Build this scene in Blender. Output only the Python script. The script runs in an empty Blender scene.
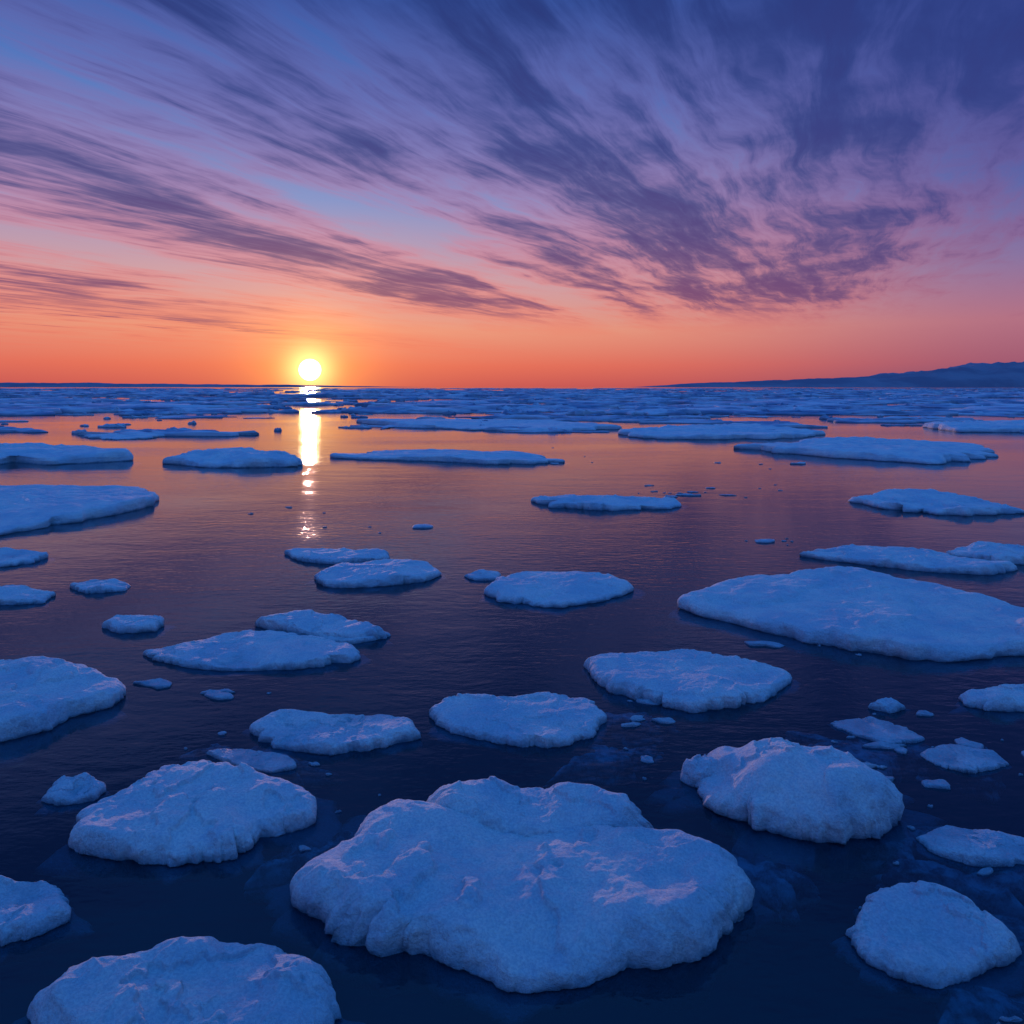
import bpy, math, random
import numpy as np
from mathutils import Vector, noise
random.seed(7)
scene=bpy.context.scene
scene.view_settings.view_transform='Standard'; scene.view_settings.look='None'
scene.view_settings.exposure=0; scene.view_settings.gamma=1
H=3.0
def lin(r,g,b):
    f=lambda c:(c/255/12.92) if c/255<=.04045 else ((c/255+.055)/1.055)**2.4
    return (f(r),f(g),f(b),1)

# ---------------- node helper ----------------
class NT:
    def __init__(s,nt): s.nt=nt; s.n=nt.nodes; s.l=nt.links; s.n.clear()
    def put(s,sock,v):
        if isinstance(v,bpy.types.NodeSocket): s.l.new(v,sock)
        else:
            try: sock.default_value=v
            except Exception: sock.default_value=tuple(v)[:3]
    def new(s,t,**k):
        n=s.n.new(t)
        for a,b in k.items(): setattr(n,a,b)
        return n
    def m(s,op,*a,clamp=False):
        n=s.new('ShaderNodeMath',operation=op,use_clamp=clamp)
        for i,v in enumerate(a): s.put(n.inputs[i],v)
        return n.outputs[0]
    def vm(s,op,*a):
        n=s.new('ShaderNodeVectorMath',operation=op)
        for i,v in enumerate(a): s.put(n.inputs[i],v)
        return n.outputs['Value'] if op in('DOT_PRODUCT','LENGTH') else n.outputs[0]
    def comb(s,x,y,z):
        n=s.new('ShaderNodeCombineXYZ')
        for i,v in enumerate((x,y,z)): s.put(n.inputs[i],v)
        return n.outputs[0]
    def noise(s,vec,scale,detail=6,rough=.55,dist=0,lac=2):
        n=s.new('ShaderNodeTexNoise'); s.put(n.inputs['Vector'],vec)
        n.inputs['Scale'].default_value=scale; n.inputs['Detail'].default_value=detail
        n.inputs['Roughness'].default_value=rough; n.inputs['Distortion'].default_value=dist
        return n.outputs[0]
    def ramp(s,fac,stops,interp='LINEAR'):
        n=s.new('ShaderNodeValToRGB'); n.color_ramp.interpolation=interp
        e=n.color_ramp.elements
        while len(e)<len(stops): e.new(.5)
        for i,(p,c) in enumerate(stops):
            e[i].position=p; e[i].color=c if isinstance(c,tuple) else (c,c,c,1)
        s.put(n.inputs[0],fac); return n.outputs[0]
    def mr(s,v,a,b,c=0.,d=1.,smooth=True):
        n=s.new('ShaderNodeMapRange',interpolation_type='SMOOTHSTEP' if smooth else 'LINEAR')
        for i,x in enumerate((v,a,b,c,d)): s.put(n.inputs[i],x)
        return n.outputs[0]
    def mix(s,f,a,b,mode='MIX'):
        n=s.new('ShaderNodeMix',data_type='RGBA',blend_type=mode)
        s.put(n.inputs[0],f); s.put(n.inputs[6],a); s.put(n.inputs[7],b); return n.outputs[2]
    def bump(s,h,strength,dist,normal=None):
        n=s.new('ShaderNodeBump'); s.put(n.inputs['Height'],h)
        n.inputs['Strength'].default_value=strength; n.inputs['Distance'].default_value=dist
        if normal is not None: s.l.new(normal,n.inputs['Normal'])
        return n.outputs[0]

SUN_AZ=math.radians(-16.1)   # left of +Y
SUN_EL=math.radians(1.35)
sd=Vector((math.sin(SUN_AZ)*math.cos(SUN_EL),math.cos(SUN_AZ)*math.cos(SUN_EL),math.sin(SUN_EL)))

# ---------------- sky ----------------
w=bpy.data.worlds.new("World"); scene.world=w; w.use_nodes=True
T=NT(w.node_tree)
tc=T.new('ShaderNodeTexCoord'); D=T.vm('NORMALIZE',tc.outputs['Generated'])
sx=T.new('ShaderNodeSeparateXYZ'); T.l.new(D,sx.inputs[0]); X,Y,Z=sx.outputs
Zp=T.m('MAXIMUM',Z,0.0)
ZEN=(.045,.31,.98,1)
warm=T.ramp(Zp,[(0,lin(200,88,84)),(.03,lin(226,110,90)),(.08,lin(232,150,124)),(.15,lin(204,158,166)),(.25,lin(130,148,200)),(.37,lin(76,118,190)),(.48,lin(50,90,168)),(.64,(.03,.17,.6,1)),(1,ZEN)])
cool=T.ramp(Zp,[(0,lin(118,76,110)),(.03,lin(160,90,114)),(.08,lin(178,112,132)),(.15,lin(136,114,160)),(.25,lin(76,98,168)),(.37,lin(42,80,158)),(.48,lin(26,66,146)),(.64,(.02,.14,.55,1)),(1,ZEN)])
hz=T.vm('NORMALIZE',T.comb(X,Y,0.0))
ch=T.vm('DOT_PRODUCT',hz,(math.sin(SUN_AZ),math.cos(SUN_AZ),0))
base=T.mix(T.mr(ch,.58,.98),cool,warm)
# away from the sun the twilight sky is blue down to the horizon
base=T.mix(T.m('MULTIPLY',T.mr(ch,-.1,.5,1.,0.),T.mr(Z,.4,.8,1.,0.)),base,(.055,.17,.45,1))
c=T.vm('DOT_PRODUCT',D,tuple(sd))
cm=T.m('SUBTRACT',c,1.0)
g1=T.m('EXPONENT',T.m('MULTIPLY',cm,60.0))
g2=T.m('EXPONENT',T.m('MULTIPLY',cm,380.0))
g3=T.m('EXPONENT',T.m('MULTIPLY',cm,2500.0))
# cirrus layer: a flat sheet seen in perspective, streaked along the wind
zc=T.m('MAXIMUM',Z,0.02)
px=T.m('DIVIDE',X,zc); py=T.m('DIVIDE',Y,zc)
A=math.radians(19)
v=T.m('SUBTRACT',T.m('MULTIPLY',px,math.cos(A)),T.m('MULTIPLY',py,math.sin(A)))
u=T.m('ADD',T.m('MULTIPLY',px,math.sin(A)),T.m('MULTIPLY',py,math.cos(A)))
w1=T.noise(T.comb(T.m('MULTIPLY',u,.35),v,3.1),.8,4,.55)
vw=T.m('ADD',v,T.m('MULTIPLY',T.m('SUBTRACT',w1,.5),.85))
vs=T.m('DIVIDE',T.m('ADD',vw,10.0),16.0,clamp=True)
P=lambda q:(q+10)/16
cov=T.ramp(vs,[(P(-9.5),.6),(P(-7.6),.95),(P(-5.9),.78),(P(-4.8),.42),(P(-3.8),.76),(P(-3.1),1.),(P(-2.5),.9),(P(-2.12),.36),(P(-1.85),.64),(P(-1.5),1.),(P(-1.12),.7),(P(-.8),.92),(P(-.2),.98),(P(.3),1.),(P(.9),.84),(P(1.5),.56),(P(2.1),.3),(P(6),.3)])
vk=T.m('SUBTRACT',vw,T.m('MULTIPLY',u,.16))
st=T.noise(T.comb(T.m('MULTIPLY',u,.30),T.m('MULTIPLY',vk,.95),2.0),1.5,6,.58,.15)
fine=T.noise(T.comb(T.m('MULTIPLY',u,.55),T.m('MULTIPLY',vk,3.6),5.0),2.0,6,.66,.2)
soft=T.noise(T.comb(u,T.m('MULTIPLY',vk,1.2),9.0),.9,5,.58,.2)
tex=T.m('ADD',T.m('ADD',T.m('MULTIPLY',st,.42),T.m('MULTIPLY',fine,.27)),T.m('MULTIPLY',soft,.31))
dens=T.m('ADD',T.m('MULTIPLY',T.m('SUBTRACT',tex,.5),2.0),T.m('MULTIPLY',T.m('SUBTRACT',cov,.54),.6))
dens=T.mr(dens,-.14,.42)
fade=T.mr(Z,.055,.125)
fadel=T.mr(v,-9.0,-4.5,1.0,0.0)
fade2=T.m('MAXIMUM',fade,T.m('MULTIPLY',fadel,T.mr(Z,.03,.08)))
dens=T.m('MULTIPLY',dens,fade2)
dens=T.m('MULTIPLY',dens,T.mr(Z,.48,.66,1.0,.12))
thin=T.ramp(Zp,[(0,lin(236,105,80)),(.1,lin(240,116,98)),(.2,lin(224,112,130)),(.32,lin(152,100,160)),(.48,lin(66,80,152)),(1,lin(50,90,180))])
thick=T.ramp(Zp,[(0,lin(180,85,95)),(.1,lin(134,74,108)),(.2,lin(88,66,122)),(.32,lin(60,60,126)),(.48,lin(40,54,118)),(1,lin(40,70,150))])
cc=T.mix(T.mr(dens,.28,.92),thin,thick)
coolc=T.mix(T.mr(ch,.6,.97),T.mix(.64,cc,lin(46,60,128)),cc)
sky=T.mix(T.m('MULTIPLY',dens,.93),base,coolc)
def addc(col,fac,rgb):
    s=T.new('ShaderNodeVectorMath',operation='SCALE'); s.inputs[0].default_value=rgb; T.l.new(fac,s.inputs['Scale'])
    return T.vm('ADD',col,s.outputs[0])
sky=addc(sky,g1,(.11,.045,.0))
sky=addc(sky,g2,(.45,.22,.02))
sky=addc(sky,g3,(1.4,.9,.3))
disc=T.mr(c,math.cos(math.radians(.88)),math.cos(math.radians(.74)))
sky=addc(sky,disc,(17,12,5.5))
ns=T.new('ShaderNodeTexSky',sky_type='NISHITA'); ns.sun_disc=False; ns.sun_elevation=SUN_EL; ns.sun_rotation=SUN_AZ
n2=T.new('ShaderNodeVectorMath',operation='SCALE'); T.l.new(ns.outputs[0],n2.inputs[0]); n2.inputs['Scale'].default_value=.002
sky=T.vm('ADD',sky,n2.outputs[0])
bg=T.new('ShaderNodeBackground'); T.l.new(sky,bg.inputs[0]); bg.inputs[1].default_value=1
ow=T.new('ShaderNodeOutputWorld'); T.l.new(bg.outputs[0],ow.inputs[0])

# sun lamp
L=bpy.data.lights.new("sun","SUN"); L.energy=1.0; L.angle=math.radians(.8); L.color=(1,.5,.40)
lo=bpy.data.objects.new("sun",L); scene.collection.objects.link(lo)
lo.rotation_euler=sd.to_track_quat('Z','Y').to_euler(); lo.location=(-30,100,30)

# ---------------- materials ----------------
def mat(name):
    m=bpy.data.materials.new(name); m.use_nodes=True; return m,NT(m.node_tree)
def ice_mat(name,near=True):
    m,N=mat(name)
    co=N.new('ShaderNodeNewGeometry').outputs['Position']
    s=N.new('ShaderNodeSeparateXYZ'); N.l.new(co,s.inputs[0])
    b=N.new('ShaderNodeBsdfPrincipled')
    big=N.noise(co,1.4 if near else .15,4,.6); med=N.noise(co,7,5,.65)
    wet=N.mr(N.m('ADD',s.outputs[2],N.m('MULTIPLY',N.m('SUBTRACT',med,.5),.14)),-.02,.08,1.,0.)
    if near:
        col=N.mix(N.mr(big,.35,.65),(.58,.72,.84,1),(.88,.91,.93,1))
        col=N.mix(N.m('MULTIPLY',N.mr(med,.48,.7),.42),col,(.44,.60,.79,1))
        g3=N.noise(co,62,3,.7)
        col=N.mix(N.mr(g3,.38,.62),N.mix(.34,col,(.2,.35,.55,1)),col)
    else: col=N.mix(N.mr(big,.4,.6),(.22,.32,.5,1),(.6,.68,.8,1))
    col=N.mix(wet,col,(.18,.34,.48,1))
    N.l.new(col,b.inputs['Base Color'])
    N.put(b.inputs['Roughness'],N.mr(wet,0,1,.7,.28))
    N.put(b.inputs['Specular IOR Level'],N.mr(wet,0,1,.15,.5))
    b.inputs['IOR'].default_value=1.31
    if near:
        g0=N.noise(co,9,8,.70)
        hh=N.m('ADD',N.m('MULTIPLY',g0,.066),N.m('MULTIPLY',g3,.012))
        n=N.bump(hh,.9,1.0)
        N.l.new(n,b.inputs['Normal'])
    o=N.new('ShaderNodeOutputMaterial'); N.l.new(b.outputs[0],o.inputs[0]); return m
ice=ice_mat("snow_covered_ice"); ice_far=ice_mat("far_ice",False)

# water
wm,N=mat("sea_water")
co=N.new('ShaderNodeNewGeometry').outputs['Position']
mp=N.vm('MULTIPLY',co,(.45,1,1))
r1=N.noise(mp,1.1,5,.55,.3); r2=N.noise(mp,8,3,.6); r3=N.noise(N.vm('MULTIPLY',co,(.12,.35,1)),.35,3,.6)
h=N.m('ADD',N.m('MULTIPLY',r1,.5),N.m('MULTIPLY',r2,N.mr(r3,.35,.65,.08,.36)))
nrm=N.bump(h,.68,.034)
rough=N.mr(r3,.35,.68,.03,.09)
fr=N.new('ShaderNodeFresnel'); fr.inputs[0].default_value=1.37; N.l.new(nrm,fr.inputs['Normal'])
gl=N.new('ShaderNodeBsdfGlossy'); N.l.new(nrm,gl.inputs['Normal']); N.l.new(rough,gl.inputs['Roughness']); gl.inputs[0].default_value=(.88,.96,1,1)
tr=N.new('ShaderNodeBsdfTransparent'); tr.inputs[0].default_value=(.5,.82,.95,1)
df=N.new('ShaderNodeBsdfDiffuse'); df.inputs[0].default_value=(.010,.05,.085,1)
mx=N.new('ShaderNodeMixShader'); mx.inputs[0].default_value=.42; N.l.new(tr.outputs[0],mx.inputs[1]); N.l.new(df.outputs[0],mx.inputs[2])
m2=N.new('ShaderNodeMixShader'); N.l.new(fr.outputs[0],m2.inputs[0]); N.l.new(mx.outputs[0],m2.inputs[1]); N.l.new(gl.outputs[0],m2.inputs[2])
o=N.new('ShaderNodeOutputMaterial'); N.l.new(m2.outputs[0],o.inputs[0])

def mesh_obj(name,V,F,material,parent=None,smooth=True):
    me=bpy.data.meshes.new(name); me.from_pydata(V,[],F); me.update()
    if smooth: me.polygons.foreach_set('use_smooth',[True]*len(me.polygons))
    me.materials.append(material)
    ob=bpy.data.objects.new(name,me); scene.collection.objects.link(ob); ob.parent=parent; return ob
R=60000.
mesh_obj("sea",[(-R,-200,0),(R,-200,0),(R,R,0),(-R,R,0)],[(0,1,2,3)],wm)
bm_,N=mat("deep_water")
b=N.new('ShaderNodeBsdfDiffuse'); b.inputs[0].default_value=(.004,.018,.036,1)
o=N.new('ShaderNodeOutputMaterial'); N.l.new(b.outputs[0],o.inputs[0])
mesh_obj("seabed",[(-R,-200,-6),(R,-200,-6),(R,R,-6),(-R,R,-6)],[(0,1,2,3)],bm_)
sm,N=mat("submerged_ice"); co=N.new('ShaderNodeNewGeometry').outputs['Position']
b=N.new('ShaderNodeBsdfDiffuse'); N.put(b.inputs[0],N.mix(N.mr(N.noise(co,6,7,.72),.36,.66),(.02,.07,.13,1),(.42,.62,.78,1)))
o=N.new('ShaderNodeOutputMaterial'); N.l.new(b.outputs[0],o.inputs[0])

# ---------------- ice floes ----------------
def resample(pts,n):
    p=np.array(pts,float); m=len(p); out=[]
    seg=np.linalg.norm(np.roll(p,-1,0)-p,axis=1); cum=np.concatenate([[0],np.cumsum(seg)]); tot=cum[-1]
    for k in range(n):
        t=tot*k/n; i=int(np.searchsorted(cum,t,side='right')-1); i=min(i,m-1); f=(t-cum[i])/max(seg[i],1e-6)
        a,b_,c_,d_=p[(i-1)%m],p[i],p[(i+1)%m],p[(i+2)%m]
        cr=.5*((2*b_)+(-a+c_)*f+(2*a-5*b_+4*c_-d_)*f*f+(-a+3*b_-3*c_+d_)*f**3)
        out.append(.35*cr+.65*(b_*(1-f)+c_*f))
    return np.array(out)
fr4=noise.fractal
def sst(x,a,b):
    t=min(1,max(0,(x-a)/(b-a))); return t*t*(3-2*t)
def floe_mesh(outline,h,n,rings,seed,lump=1.0,shelf=1.0,dome=.08,jag=1.0,crisp=1.0):
    o=resample(outline,n); cen=o.mean(0); size=math.sqrt(np.ptp(o[:,0])*np.ptp(o[:,1])); rm=size/2
    V=[];F=[]
    off=Vector((seed*13.7,seed*5.3,0))
    bev=min(.34,.62*h/rm/crisp)
    pr=[((1-bev)*((i+.3)/rings)**.85,1.0) for i in range(rings)]
    NB=10
    for k in range(1,NB+1):
        a=k/NB*math.pi/2; pr.append((1-bev+bev*math.sin(a),.18+.82*max(0,math.cos(a))**.8))
    # below the waterline an uneven foot of ice spreads outwards
    pr+=[(1.0,.07),(1-.12*bev,.0),(1-.05*bev,-.10),(('s',.30),-.22),(('s',.62),-.38),(('s',.80),-.62),(1-.2*bev,-1.2),(.5,-1.5)]
    sc=1.0/max(size,.01)
    ev=[];ef=[];sh=[]
    for k in range(n):
        q=Vector((o[k][0],o[k][1],0))+off
        e=fr4(q*(2.6*sc),1.0,2.0,2)*.05
        lac=fr4(q*(2.0*sc)+Vector((5,5,0)),1.0,2.0,1)   # only some stretches of edge are broken
        rd=abs(fr4(q*(3.6*sc)+Vector((9,9,0)),1.0,2.0,3)); e-=.08*jag*max(0,.13-rd)/.13*sst(lac,-.1,.25)
        ev.append(e); ef.append(fr4(q*(7*sc),.65,2.0,6)*.06*jag*(.6+sst(lac,-.3,.3)))
        sh.append(shelf*bev*max(0,.5+2.2*fr4(q*(2.4*sc)+Vector((2,7,0)),.9,2.0,4)))
    fa=1/(.6*h+.1); fb=1/(.16*h+.03)
    for (r0,zf) in pr:
        for k in range(n):
            r=1+sh[k]*r0[1] if isinstance(r0,tuple) else r0
            r3=min(r,1)**3; r9=min(r,1)**8
            rr=r*(1+ev[k]*r3+ef[k]*r9)
            X_=cen[0]+(o[k][0]-cen[0])*rr; Y_=cen[1]+(o[k][1]-cen[1])*rr
            qq=Vector((X_,Y_,0))+off
            hk=h*(.84+.6*fr4(qq*(1.5*sc),1.0,2.0,3))
            if zf>=.16:
                inn=sst(1-r,0,bev*1.2+.001)
                a1=fr4(qq*(2.6*sc),1.0,2.0,2)
                step=sst(fr4(qq*(1.8*sc)+Vector((0,0,4)),.9,2.0,5),.0,.07)
                cre=max(0,1-abs(fr4(qq*(2.4*sc)+Vector((0,0,7)),.9,2.0,4))*4.5)
                a2=fr4(qq*fa,.9,2.0,4)
                z=hk*zf+h*(dome*(1-r*r)+ lump*inn*(.12*a1+.17*step+.06*cre*cre+.10*a2))
                z=max(z,.15*h*zf)
            else: z=zf*hk
            if r>1-bev*1.01:
                j=noise.noise_vector(Vector((X_,Y_,z*1.3))*fa+off)*(.17*h); jf=noise.noise_vector(Vector((X_,Y_,z*1.8))*fb+off)*(.075*h)
                t_=sst(r,1-bev,1-.5*bev)
                X_+=(j.x+jf.x)*t_; Y_+=(j.y+jf.y)*t_
                if zf>.1: z+=(j.z+jf.z)*.5*t_
            V.append((X_,Y_,z))
    m=len(pr)
    for i in range(m-1):
        for k in range(n):
            k2=(k+1)%n; F.append((i*n+k,(i+1)*n+k,(i+1)*n+k2,i*n+k2))
    ci=len(V); V.append((cen[0],cen[1],float(np.mean([v_[2] for v_ in V[:n]]))))
    for k in range(n): F.append((ci,k,(k+1)%n))
    return V,F

# floe outlines as pixel points in the frame, viewed from 3 m above the sea: (column, row) pairs,
# turned into positions in metres on the water.
def plot(h,pts,sta=H):
    y0=min(p[1] for p in pts); y1=max(p[1] for p in pts); out=[]
    for a,b in pts:
        z=h*(y1-b)/(y1-y0); d=(sta-z)*700/(b-387); out.append(((a-512)/700*d,d))
    return out
FL=[
(.20,1.,[(299,895),(303,860),(345,832),(362,808),(390,793),(430,795),(465,800),(515,815),(545,808),(580,803),(625,822),(690,832),(735,858),(757,878),(754,905),(725,928),(700,955),(640,965),(600,972),(555,990),(505,984),(470,965),(420,955),(365,942),(325,922)]),
(.17,.8,[(428,795),(445,780),(500,770),(550,783),(600,796),(645,812),(650,835),(560,850),(480,840),(435,820)]),
(.15,1.,[(30,1000),(60,972),(110,960),(165,935),(215,925),(270,930),(310,950),(337,985),(330,1024),(300,1060),(200,1080),(90,1070),(40,1045)]),
(.15,1.1,[(72,830),(85,805),(120,788),(165,758),(205,752),(240,768),(290,778),(323,796),(312,820),(270,832),(235,858),(180,866),(120,858),(78,846)]),
(.09,1.,[(-60,880),(0,876),(45,872),(68,890),(66,915),(30,935),(0,945),(-60,955)]),
(.07,1.,[(40,800),(55,780),(90,773),(105,785),(95,800),(60,806)]),
(.19,1.,[(-80,650),(0,648),(50,655),(95,665),(127,680),(115,697),(70,712),(50,728),(0,742),(-80,745)]),
(.07,1.,[(250,727),(275,710),(330,714),(385,710),(412,722),(415,735),(380,748),(330,755),(275,748)]),
(.085,1.,[(430,710),(455,697),(505,697),(540,689),(590,697),(608,717),(590,735),(550,750),(500,742),(450,730)]),
(.29,.5,[(700,765),(698,745),(712,728),(750,728),(805,738),(855,748),(893,772),(902,800),(890,825),(840,846),(790,838),(745,815),(712,790)]),
(.15,.6,[(679,772),(685,758),(705,750),(730,760),(725,785),(700,790)]),
(.10,1.2,[(850,925),(865,895),(895,882),(950,890),(985,912),(1012,932),(1014,955),(975,975),(935,990),(890,975),(858,952)]),
(.045,1.,[(918,835),(945,822),(1000,832),(1040,845),(1040,862),(980,868),(940,855)]),
(.10,1.,[(583,660),(620,652),(680,645),(740,655),(790,672),(780,690),(735,708),(690,713),(640,700),(600,680)]),
(.19,1.,[(685,600),(700,588),(740,575),(800,570),(850,567),(920,578),(1000,600),(1060,620),(1070,650),(1010,655),(950,662),(880,655),(810,640),(740,620)]),
(.1,1.,[(957,693),(985,683),(1050,685),(1060,710),(1000,712),(965,703)]),
(.13,1.,[(483,590),(505,573),(550,568),(610,573),(632,585),(610,598),(560,608),(510,603)]),
(.12,1.,[(315,575),(340,562),(385,558),(425,560),(440,570),(425,580),(370,588),(325,588)]),
(.09,1.,[(285,550),(320,547),(380,550),(390,558),(340,565),(300,560)]),
(.08,1.,[(143,652),(190,640),(250,628),(300,632),(350,645),(355,660),(300,670),(220,672),(165,662)]),
(.11,1.,[(255,620),(290,612),(340,615),(375,628),(385,637),(350,643),(300,635)]),
(.08,1.,[(103,625),(115,615),(145,613),(165,620),(155,630),(120,634)]),
(.22,1.2,[(-60,483),(0,482),(60,484),(130,485),(158,493),(153,503),(100,512),(50,525),(0,535),(-60,545)]),
(.34,1.6,[(-60,440),(10,442),(60,445),(110,450),(130,458),(90,463),(20,465),(-60,465)]),
(.28,1.6,[(170,460),(195,450),(240,450),(285,457),(300,464),(260,468),(200,467)]),
(.16,2.,[(330,455),(380,449),(450,448),(520,453),(562,462),(500,465),(430,460),(360,458)]),
(.12,1.8,[(530,498),(570,494),(640,496),(677,502),(670,508),(610,511),(555,506)]),
(.15,1.8,[(853,498),(890,492),(950,493),(1000,505),(1017,512),(960,516),(900,510)]),
(.10,1.6,[(800,552),(850,545),(920,547),(980,562),(1017,568),(990,575),(930,572),(860,562)]),
(.14,1.,[(945,550),(980,543),(1050,545),(1060,562),(1000,565)]),
(.24,2.4,[(735,445),(790,442),(900,438),(980,445),(992,458),(920,463),(850,458)]),
(.24,2.4,[(623,432),(680,425),(760,425),(817,432),(800,438),(700,440),(640,438)]),
(.09,1.,[(-30,590),(20,585),(55,592),(40,603),(-30,606)]),
(.07,1.,[(70,585),(95,578),(130,582),(125,590),(85,594)]),
(.09,1.,[(-30,548),(20,549),(50,553),(30,562),(-30,570)]),
(.15,1.5,[(88,436),(130,432),(172,433),(150,438),(110,440)]),
(.26,2.4,[(928,425),(980,420),(1040,422),(1040,432),(960,432)]),
(.20,2.4,[(350,420),(450,418),(560,420),(622,428),(560,432),(430,428)]),
(.05,1.,[(310,640),(340,632),(380,628),(390,634),(350,645)]),
(.06,1.,[(465,575),(480,570),(500,572),(498,580),(475,581)]),
(.022,1.,[(830,722),(870,716),(905,728),(925,740),(890,746),(855,735)]),
(.035,1.,[(920,752),(950,742),(995,752),(1008,765),(970,774),(935,764)]),
(.025,1.,[(207,752),(240,747),(285,755),(298,768),(270,773),(235,765)]),
(.06,1.,[(868,705),(890,698),(905,706),(890,714)]),
]
for i,(h,lump,pts) in enumerate(FL):
    o2=plot(h,pts)
    d=np.mean([q[1] for q in o2])
    n=int(np.clip(2600/d,130,480)); rings=int(np.clip(640/d,14,100))
    V,F=floe_mesh(o2,h,n,rings,i+3,lump,dome=.3 if h==.29 else .05,jag=1.0 if d<14 else 2.0,shelf=1.5,crisp=.6 if h==.29 else 1.)
    mesh_obj("ice_floe",V,F,ice)

# ---------------- brash ice: small chips ----------------
def blob_outline(cx,cy,a,b,seed,n=11,lo=.68,hi=1.15):
    r=random.Random(seed); rot=r.uniform(-.4,.4); out=[]
    for k in range(n):
        t=2*math.pi*(k+r.uniform(-.3,.3))/n; rr=r.uniform(lo,hi)
        x=a*rr*math.cos(t); y=b*rr*math.sin(t)
        out.append((cx+x*math.cos(rot)-y*math.sin(rot),cy+x*math.sin(rot)+y*math.cos(rot)))
    return out
def merge(name,parts,material):
    VV=[];FF=[]
    for V,F in parts:
        o_=len(VV); VV+=V; FF+=[tuple(i+o_ for i in f) for f in F]
    return mesh_obj(name,VV,FF,material)
parts=[];rb=random.Random(3)
clusters=[(1.1,6.3,.25,.3,5),(2.4,4.85,.3,.4,7),(2.9,5.6,.5,.35,20),(3.5,5.9,.4,.3,12),(.95,5.4,.3,.2,4),(-2.1,5.9,.4,.3,12),(-1.4,4.9,.4,.3,5),(-3.1,14.5,1.2,.8,4),(2.6,3.8,.4,.4,6),(3.6,8.0,.5,.15,5),(5.0,19.5,1.0,.3,10),(5.6,20.5,1.5,.6,8),(2.0,31,4,2,6),(-9,17,3,1.5,5),(-3.2,6.9,.4,.1,5),(5.2,13.5,.5,.2,8),(12,27,4,2,6),(2.3,3.3,.2,.2,4)]
k=0
for cx,cy,sx_,sy_,cnt in clusters:
    for _ in range(cnt):
        x=rb.gauss(cx,sx_); y=rb.gauss(cy,sy_); s_=(.1+.9*rb.random()**4)*.11*(max(y,4)/5)**.75; k+=1
        if y<3: continue
        parts.append(floe_mesh(blob_outline(x,y,s_*rb.uniform(1,2.1),s_*rb.uniform(.5,1),k,7,.45,1.3),.01+.13*s_,20,4,k,1.,.2,jag=2))
merge("brash_ice",parts,ice)
parts=[]
for j,(cx,cy,a,b) in enumerate([(2.95,5.9,.75,.38),(3.6,5.7,.5,.3),(2.45,3.7,.55,.3),(2.6,4.75,.45,.22),(.8,5.75,.5,.22),(-2.1,5.7,.75,.25),(-1.35,4.6,.4,.2),(1.55,4.35,.3,.2),(1.1,6.4,.45,.2),(2.9,4.35,.45,.2)]):
    V,F=floe_mesh(blob_outline(cx,cy,a,b,j+50,15,.35,1.2),.1,90,16,j+70,2.2,.5,jag=2)
    V=[(x,y,min(z*.9-.13,-.012)) for x,y,z in V]; parts.append((V,F))
merge("submerged_ice",parts,sm)

# ---------------- distant pack ice ----------------
parts=[]; rf=random.Random(11)
def far(d,az,a,b,h,k):
    n=40 if d<100 else (26 if d<250 else 14)
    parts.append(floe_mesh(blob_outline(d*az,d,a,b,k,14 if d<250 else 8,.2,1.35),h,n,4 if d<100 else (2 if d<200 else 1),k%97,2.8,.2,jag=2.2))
k=1000
SA=math.tan(SUN_AZ)
for _ in range(150):
    d=rf.uniform(44,85); az=rf.uniform(-.85,.85)
    a=(.05+.95*rf.random()**3)*6
    if abs(az-SA)<.03+a/d: continue
    far(d,az,a,a*rf.uniform(.2,.8),rf.uniform(.04,.2),k);k+=1
for _ in range(900):
    d=rf.uniform(75,210); az=rf.uniform(-.9,.9); a=(.05+.95*rf.random()**3.5)*15
    if abs(az-SA)<.016+a/d and rf.random()<.92: continue
    far(d,az,a,a*rf.uniform(.25,1.),rf.uniform(.05,.38),k);k+=1
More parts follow.
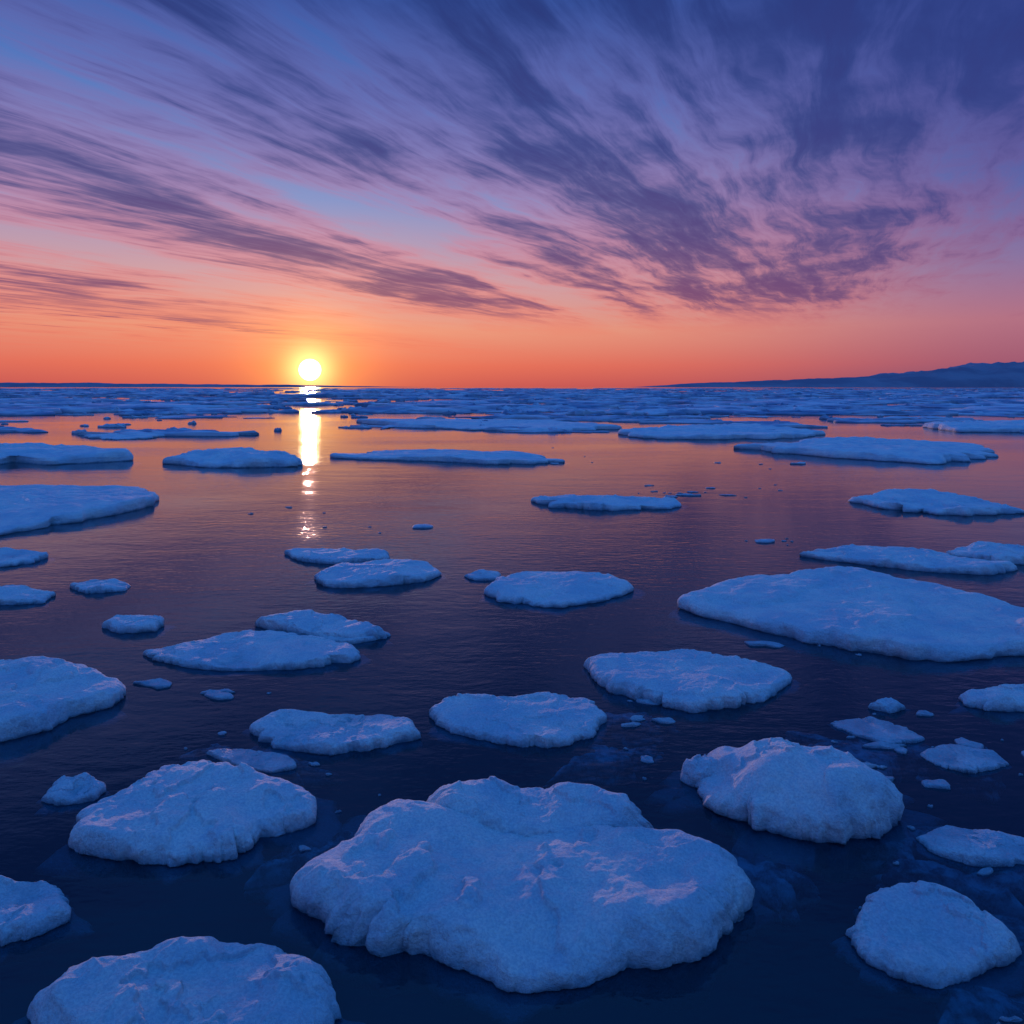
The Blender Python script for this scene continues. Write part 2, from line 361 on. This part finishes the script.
for _ in range(1300):
    d=200*(8**(rf.random()**1.1)); az=rf.uniform(-.95,.95); a=(.12+.88*rf.random()**2)*24*(d/300)**.6
    if abs(az-SA)<.012+a/d and rf.random()<.75: continue
    far(d,az,a,a*rf.uniform(.3,.8),rf.uniform(.08,.7),k);k+=1
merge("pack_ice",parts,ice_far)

# ---------------- mountains ----------------
hm,N=mat("distant_hills"); co=N.new('ShaderNodeNewGeometry').outputs['Position']
b=N.new('ShaderNodeBsdfDiffuse'); N.put(b.inputs[0],N.mix(N.mr(N.noise(co,.0012,6,.6),.4,.6),(.26,.22,.30,1),(.34,.30,.38,1)))
o=N.new('ShaderNodeOutputMaterial'); N.l.new(b.outputs[0],o.inputs[0])
def ridge(name,x0,x1,y0,depth,hf,nx,ny,seed):
    V=[];F=[]
    for j in range(ny):
        t=j/(ny-1)
        for i in range(nx):
            x=x0+(x1-x0)*i/(nx-1); y=y0+depth*t
            prof=math.sin(math.pi*min(t*.95+.02,1))**.8
            nz=fr4(Vector((x*.0009,y*.0009,seed)),1.0,2.0,6)
            z=hf(x)*prof*(1+.35*nz)+hf(x)*.12*fr4(Vector((x*.004,y*.004,seed)),1.0,2.0,5)
            V.append((x,y,max(z,-5) if 0<j<ny-1 else -5))
    for j in range(ny-1):
        for i in range(nx-1):
            a=j*nx+i; F.append((a,a+1,a+nx+1,a+nx))
    return mesh_obj(name,V,F,hm)
def interp(tab): 
    xs=[t[0] for t in tab]; ys=[t[1] for t in tab]
    return lambda x: float(np.interp(x,xs,ys))
ridge("mountain_range",1900,14000,9000,2600,interp([(1900,0),(2600,60),(3600,90),(4600,135),(5400,200),(6200,270),(7300,340),(9000,420),(11500,300),(14000,60)]),300,26,2.)
ridge("coastline",-11000,-1500,12000,900,interp([(-11000,60),(-8000,75),(-6000,60),(-4500,45),(-3000,25),(-1500,0)]),240,10,7.)

# ---------------- camera ----------------
cam=bpy.data.cameras.new("camera"); co_=bpy.data.objects.new("camera",cam); scene.collection.objects.link(co_)
cam.sensor_width=36; cam.lens=700/1024*36; cam.clip_end=200000; cam.clip_start=.05
cam.shift_y=-125/1024
co_.location=(0,0,H); co_.rotation_euler=(math.radians(90),0,0); scene.camera=co_
